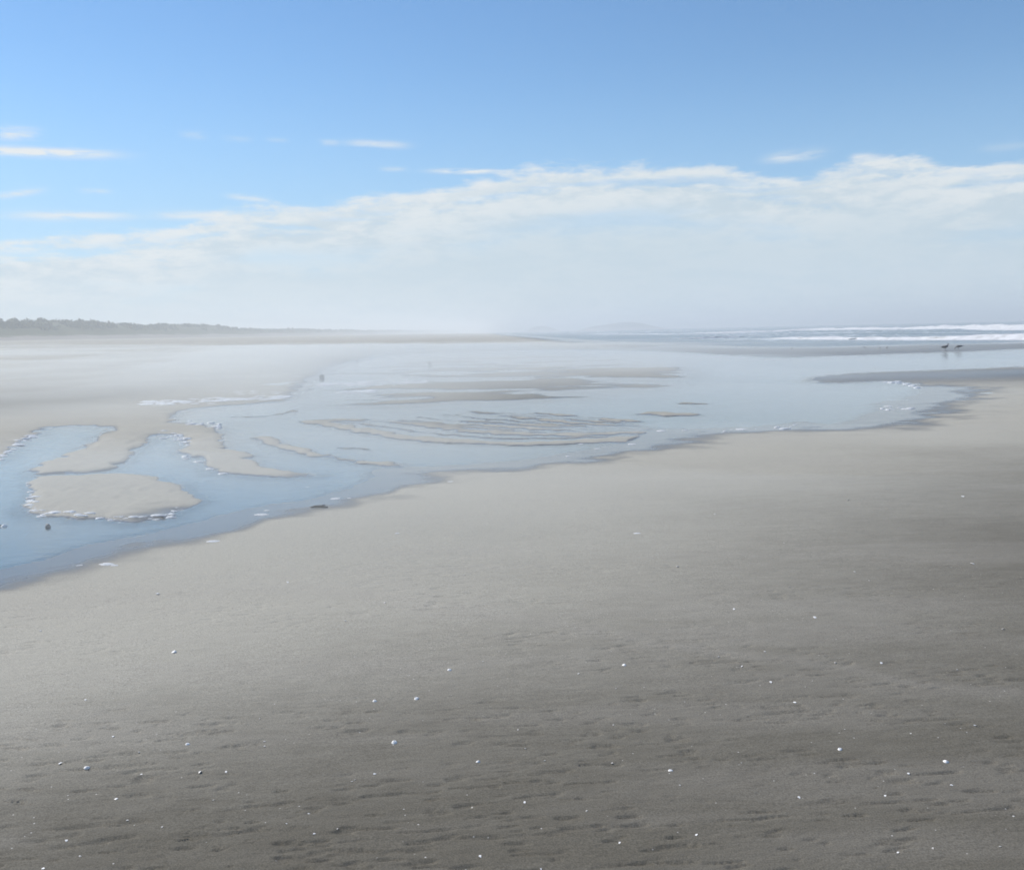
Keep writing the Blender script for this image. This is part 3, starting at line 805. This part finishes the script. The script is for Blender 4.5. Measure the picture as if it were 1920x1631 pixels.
def simple_mat(name, c1, c2, sc_, rough=.8, spec=.3):
    m, t = new_mat(name)
    tc = t.node('ShaderNodeTexCoord'); P = tc.outputs['Object']
    n = t.noise(P, sc_, 4.0, 0.6)
    finish(t, principled(t, t.mix(n, c1, c2), rough, spec, bump(t, n, .5, .2 / sc_)))
    return m
WOOD = simple_mat('wet_driftwood', (0.030, 0.026, 0.022), (0.085, 0.072, 0.058), 60)
WEED = simple_mat('dark_weed', (0.022, 0.020, 0.014), (0.06, 0.05, 0.03), 30, .5)
STONE = simple_mat('grey_stone', (0.20, 0.19, 0.18), (0.34, 0.32, 0.30), 40, .6)
p = on_ground([(598, 953)])[0]
v, f = join([tube([(-.080, 0, .012), (-.04, .01, .018), (.0, .006, .020), (.045, -.004, .017), (.085, .006, .010)], [.006, .011, .012, .010, .004], 9, 3),
             tube([(.01, .004, .018), (.035, .022, .026), (.055, .034, .028)], [.008, .006, .003], 7, 4)])
o = link('driftwood', mesh_np('driftwood', v, f, WOOD), label='short dark forked driftwood stick on the pale sand by the pool edge', category='driftwood')
o.location = (p[0], p[1], p[2] - .002)
p = on_ground([(4, 996)])[0]
root = bpy.data.objects.new('clam_shell', None); C.objects.link(root); root.location = (p[0], p[1], max(p[2], 0))
root['label'] = 'white shell with a dark broken hinge edge in the shallow blue water'; root['category'] = 'shell'
a = link('valve', mesh_np('valve', shell_half(9)[0] * .055, shell_half(9)[1], SH1), root); a.location = (.022, 0, .0); a.rotation_euler = (.5, .1, .4)
v, f = tube([(-.05, 0, .006), (-.02, .004, .012), (.0, 0, .010)], [.004, .007, .004], 7, 8)
a = link('hinge', mesh_np('hinge', v, f, WOOD), root)
def stone(name, px, py, wpx, hpx, mat, label, cat, seed):
    p = on_ground([(px, py)])[0]; dist = math.hypot(p[0], p[1])
    s = wpx / FPX * dist / 2; hh_ = hpx / FPX * dist
    me_bm = bmesh.new(); bmesh.ops.create_icosphere(me_bm, subdivisions=2, radius=1.0)
    g = np.random.default_rng(seed)
    for vv in me_bm.verts:
        k_ = 1 + .35 * (g.random() - .5) + .2 * math.sin(3 * vv.co.x + seed) * math.cos(2 * vv.co.y)
        vv.co *= k_; vv.co.x *= s; vv.co.y *= s * .8; vv.co.z = vv.co.z * hh_ * .55 + hh_ * .38
    me_ = bpy.data.meshes.new(name); me_bm.to_mesh(me_); me_bm.free()
    for pl in me_.polygons: pl.use_smooth = True
    me_.materials.append(mat)
    o = link(name, me_, label=label, category=cat); o.location = (p[0], p[1], max(p[2], -.01))
stone('stone', 91, 997, 10, 9, STONE, 'small grey upright stone standing in the shallow blue water', 'stone', 3)
stone('seaweed_clump', 603, 709, 9, 8, WEED, 'dark clump of seaweed on the pale misty sand flat', 'seaweed', 5)
stone('seaweed_clump', 805, 684, 8, 7, WEED, 'farther small dark lump on the misty wet flat', 'seaweed', 6)
stone('seaweed_clump', 669, 679, 6, 5, WEED, 'faint small dark lump in the haze beside the far wet flat', 'seaweed', 7)

# ------------------------------------------------------------------ birds
GULLM = simple_mat('gull_plumage', (0.16, 0.15, 0.14), (0.34, 0.33, 0.32), 14, .9, .1)
WINGM = simple_mat('gull_wing', (0.06, 0.06, 0.065), (0.13, 0.13, 0.135), 14, .9, .1)
LEGM = simple_mat('gull_leg', (0.10, 0.07, 0.05), (0.16, 0.11, 0.08), 20, .6, .3)
BILLM = simple_mat('gull_bill', (0.20, 0.14, 0.05), (0.30, 0.20, 0.06), 20, .5, .4)
def gull(px, py, facing, head_down, size, label, group=None, name='gull'):
    p = on_ground([(px, py)])[0]
    root = bpy.data.objects.new(name, None); C.objects.link(root)
    root.location = (p[0], p[1], max(p[2], 0)); root.rotation_euler = (0, 0, facing); root.scale = (size,) * 3
    root['label'] = label; root['category'] = 'bird'
    if group: root['group'] = group
    if head_down:
        path = [(-.26, 0, .235), (-.20, 0, .225), (-.12, 0, .215), (-.02, 0, .205), (.07, 0, .195), (.13, 0, .175), (.17, 0, .14), (.20, 0, .105), (.225, 0, .085), (.24, 0, .07)]
        bill = [(.225, 0, .085), (.25, 0, .05), (.265, 0, .025)]
    else:
        path = [(-.27, 0, .175), (-.20, 0, .185), (-.12, 0, .20), (-.02, 0, .215), (.07, 0, .235), (.12, 0, .275), (.14, 0, .32), (.155, 0, .355), (.175, 0, .37), (.20, 0, .368)]
        bill = [(.185, 0, .366), (.225, 0, .360), (.25, 0, .348)]
    v, f = tube(path, [.012, .035, .062, .080, .072, .048, .036, .038, .034, .012], 12, 1, .02)
    link('body', mesh_np('body', v, f, GULLM), root)
    link('bill', mesh_np('bill', *tube(bill, [.013, .010, .004], 8, 2, .02), BILLM), root)
    for s in (-1, 1):
        sl = .0 if not head_down else .02
        wing = [(.09, s * .055, .235 - sl), (.0, s * .078, .235), (-.12, s * .066, .225), (-.22, s * .035, .21 + sl), (-.32, s * .014, .195 + 2 * sl)]
        wv, wf = tube(wing, [.018, .05, .045, .025, .004], 10, 3, .02)
        wv[:, 1] = s * .02 + (wv[:, 1] - s * .02) * .75
        link('wing', mesh_np('wing', wv, wf, WINGM), root)
        leg = link('leg', mesh_np('leg', *tube([(.0, s * .032, .16), (-.012, s * .032, .09), (.0, s * .032, .008)], [.011, .006, .006], 7, 4, .02), LEGM), root)
        fv, ff = join([tube([(.0, s * .032, .008), (.05, s * .032 + q, .004)], [.006, .003], 6, 5, .02) for q in (-.022, 0, .022)])
        link('foot', mesh_np('foot', fv, ff, LEGM), leg)
gull(1773, 658, R(20), False, 1.0, 'dark gull standing upright at the water edge of the sandbar')
gull(1797, 655.5, R(160), True, .85, 'smaller dark gull bending down to feed on the sandbar')
for px, py in ((1485, 656), (1621, 654), (1650, 655), (1663, 655)):
    gull(px, py, random.uniform(0, 6), px == 1650, .42, 'tiny faint shorebird standing on the distant sandbar', 'shorebirds along the sandbar', 'shorebird')

# ------------------------------------------------------------------ air: sea haze and the low sheet of blowing sand
def volume_material(name, col, dens, g):
    m, t = new_mat(name)
    v = t.node('ShaderNodeVolumePrincipled')
    v.inputs['Color'].default_value = (*col, 1); v.inputs['Density'].default_value = dens; v.inputs['Anisotropy'].default_value = g
    finish(t, None, v.outputs[0])
    return m
bmh = bmesh.new(); bmesh.ops.create_cube(bmh, size=1.0)
for vv in bmh.verts: vv.co = Vector((vv.co.x * 14400, vv.co.y * 14400, (vv.co.z + .5) * 17.0 - 2.0))
meh = bpy.data.meshes.new('haze'); bmh.to_mesh(meh); bmh.free()
meh.materials.append(volume_material('haze', (0.955, 0.99, 0.99), 0.0019, 0.2))
link('haze', meh, kind='stuff', label='pale sea haze over the whole beach', category='haze')

gx = np.concatenate([np.linspace(-135, -30, 18)[:-1], np.linspace(-30, 20, 46), np.linspace(20, 70, 10)[1:]])
gy = np.concatenate([np.linspace(1.0, 30, 56)[:-1], np.linspace(30, 320, 50)])
AX, AY = np.meshgrid(gx, gy, indexing='ij')
bear = np.arctan2(AX, AY)
thick = 0.46 * np.exp(-((bear + .22) / .20) ** 2) * sst(AY, 4.0, 22) + .30 * sst(AY, 2.6, 11) * sst(bear, .85, -.2) + .22 * np.exp(-((bear - .02) / .24) ** 2) * sst(AY, 13, 32) + .32 * np.exp(-((AY - 8.5) / 3) ** 2) * np.exp(-((bear + .25) / .25) ** 2)
thick = thick * (.25 + 1.5 * sst(fbm(AX / 9, AY / 2.6, 101, 3), .25, .75)) * sst(AY, 210, 12) ** 1.5 * sst(AX, -135, -100) * sst(AX, 68, 30)
gnd = terrain(AX.ravel(), AY.ravel())[0].reshape(AX.shape)
top = np.maximum(gnd, 0) - .02 + thick
na, nb = AX.shape
Vt = np.stack([AX, AY, top], -1).reshape(-1, 3); Vb = np.stack([AX, AY, np.full_like(AX, -.6)], -1).reshape(-1, 3)
Ft = grid_faces(na, nb, False); Fb = Ft[:, ::-1] + na * nb
ring = [i * nb for i in range(na)] + [(na - 1) * nb + j for j in range(1, nb)] + [i * nb + nb - 1 for i in range(na - 2, -1, -1)] + [j for j in range(nb - 2, 0, -1)]
Fs = np.array([(ring[k], ring[(k + 1) % len(ring)], ring[(k + 1) % len(ring)] + na * nb, ring[k] + na * nb) for k in range(len(ring))])
meb = mesh_np('blowing_sand', np.vstack([Vt, Vb]), np.vstack([Ft, Fb, Fs]), volume_material('blowing_sand', (0.88, 0.91, 0.895), 0.07, 0.15))
bmn = bmesh.new(); bmn.from_mesh(meb); bmesh.ops.recalc_face_normals(bmn, faces=bmn.faces[:]); bmn.to_mesh(meb); bmn.free()
link('blowing_sand_haze', meb, kind='stuff', label='low veil of windblown sand drifting over the flats', category='haze')
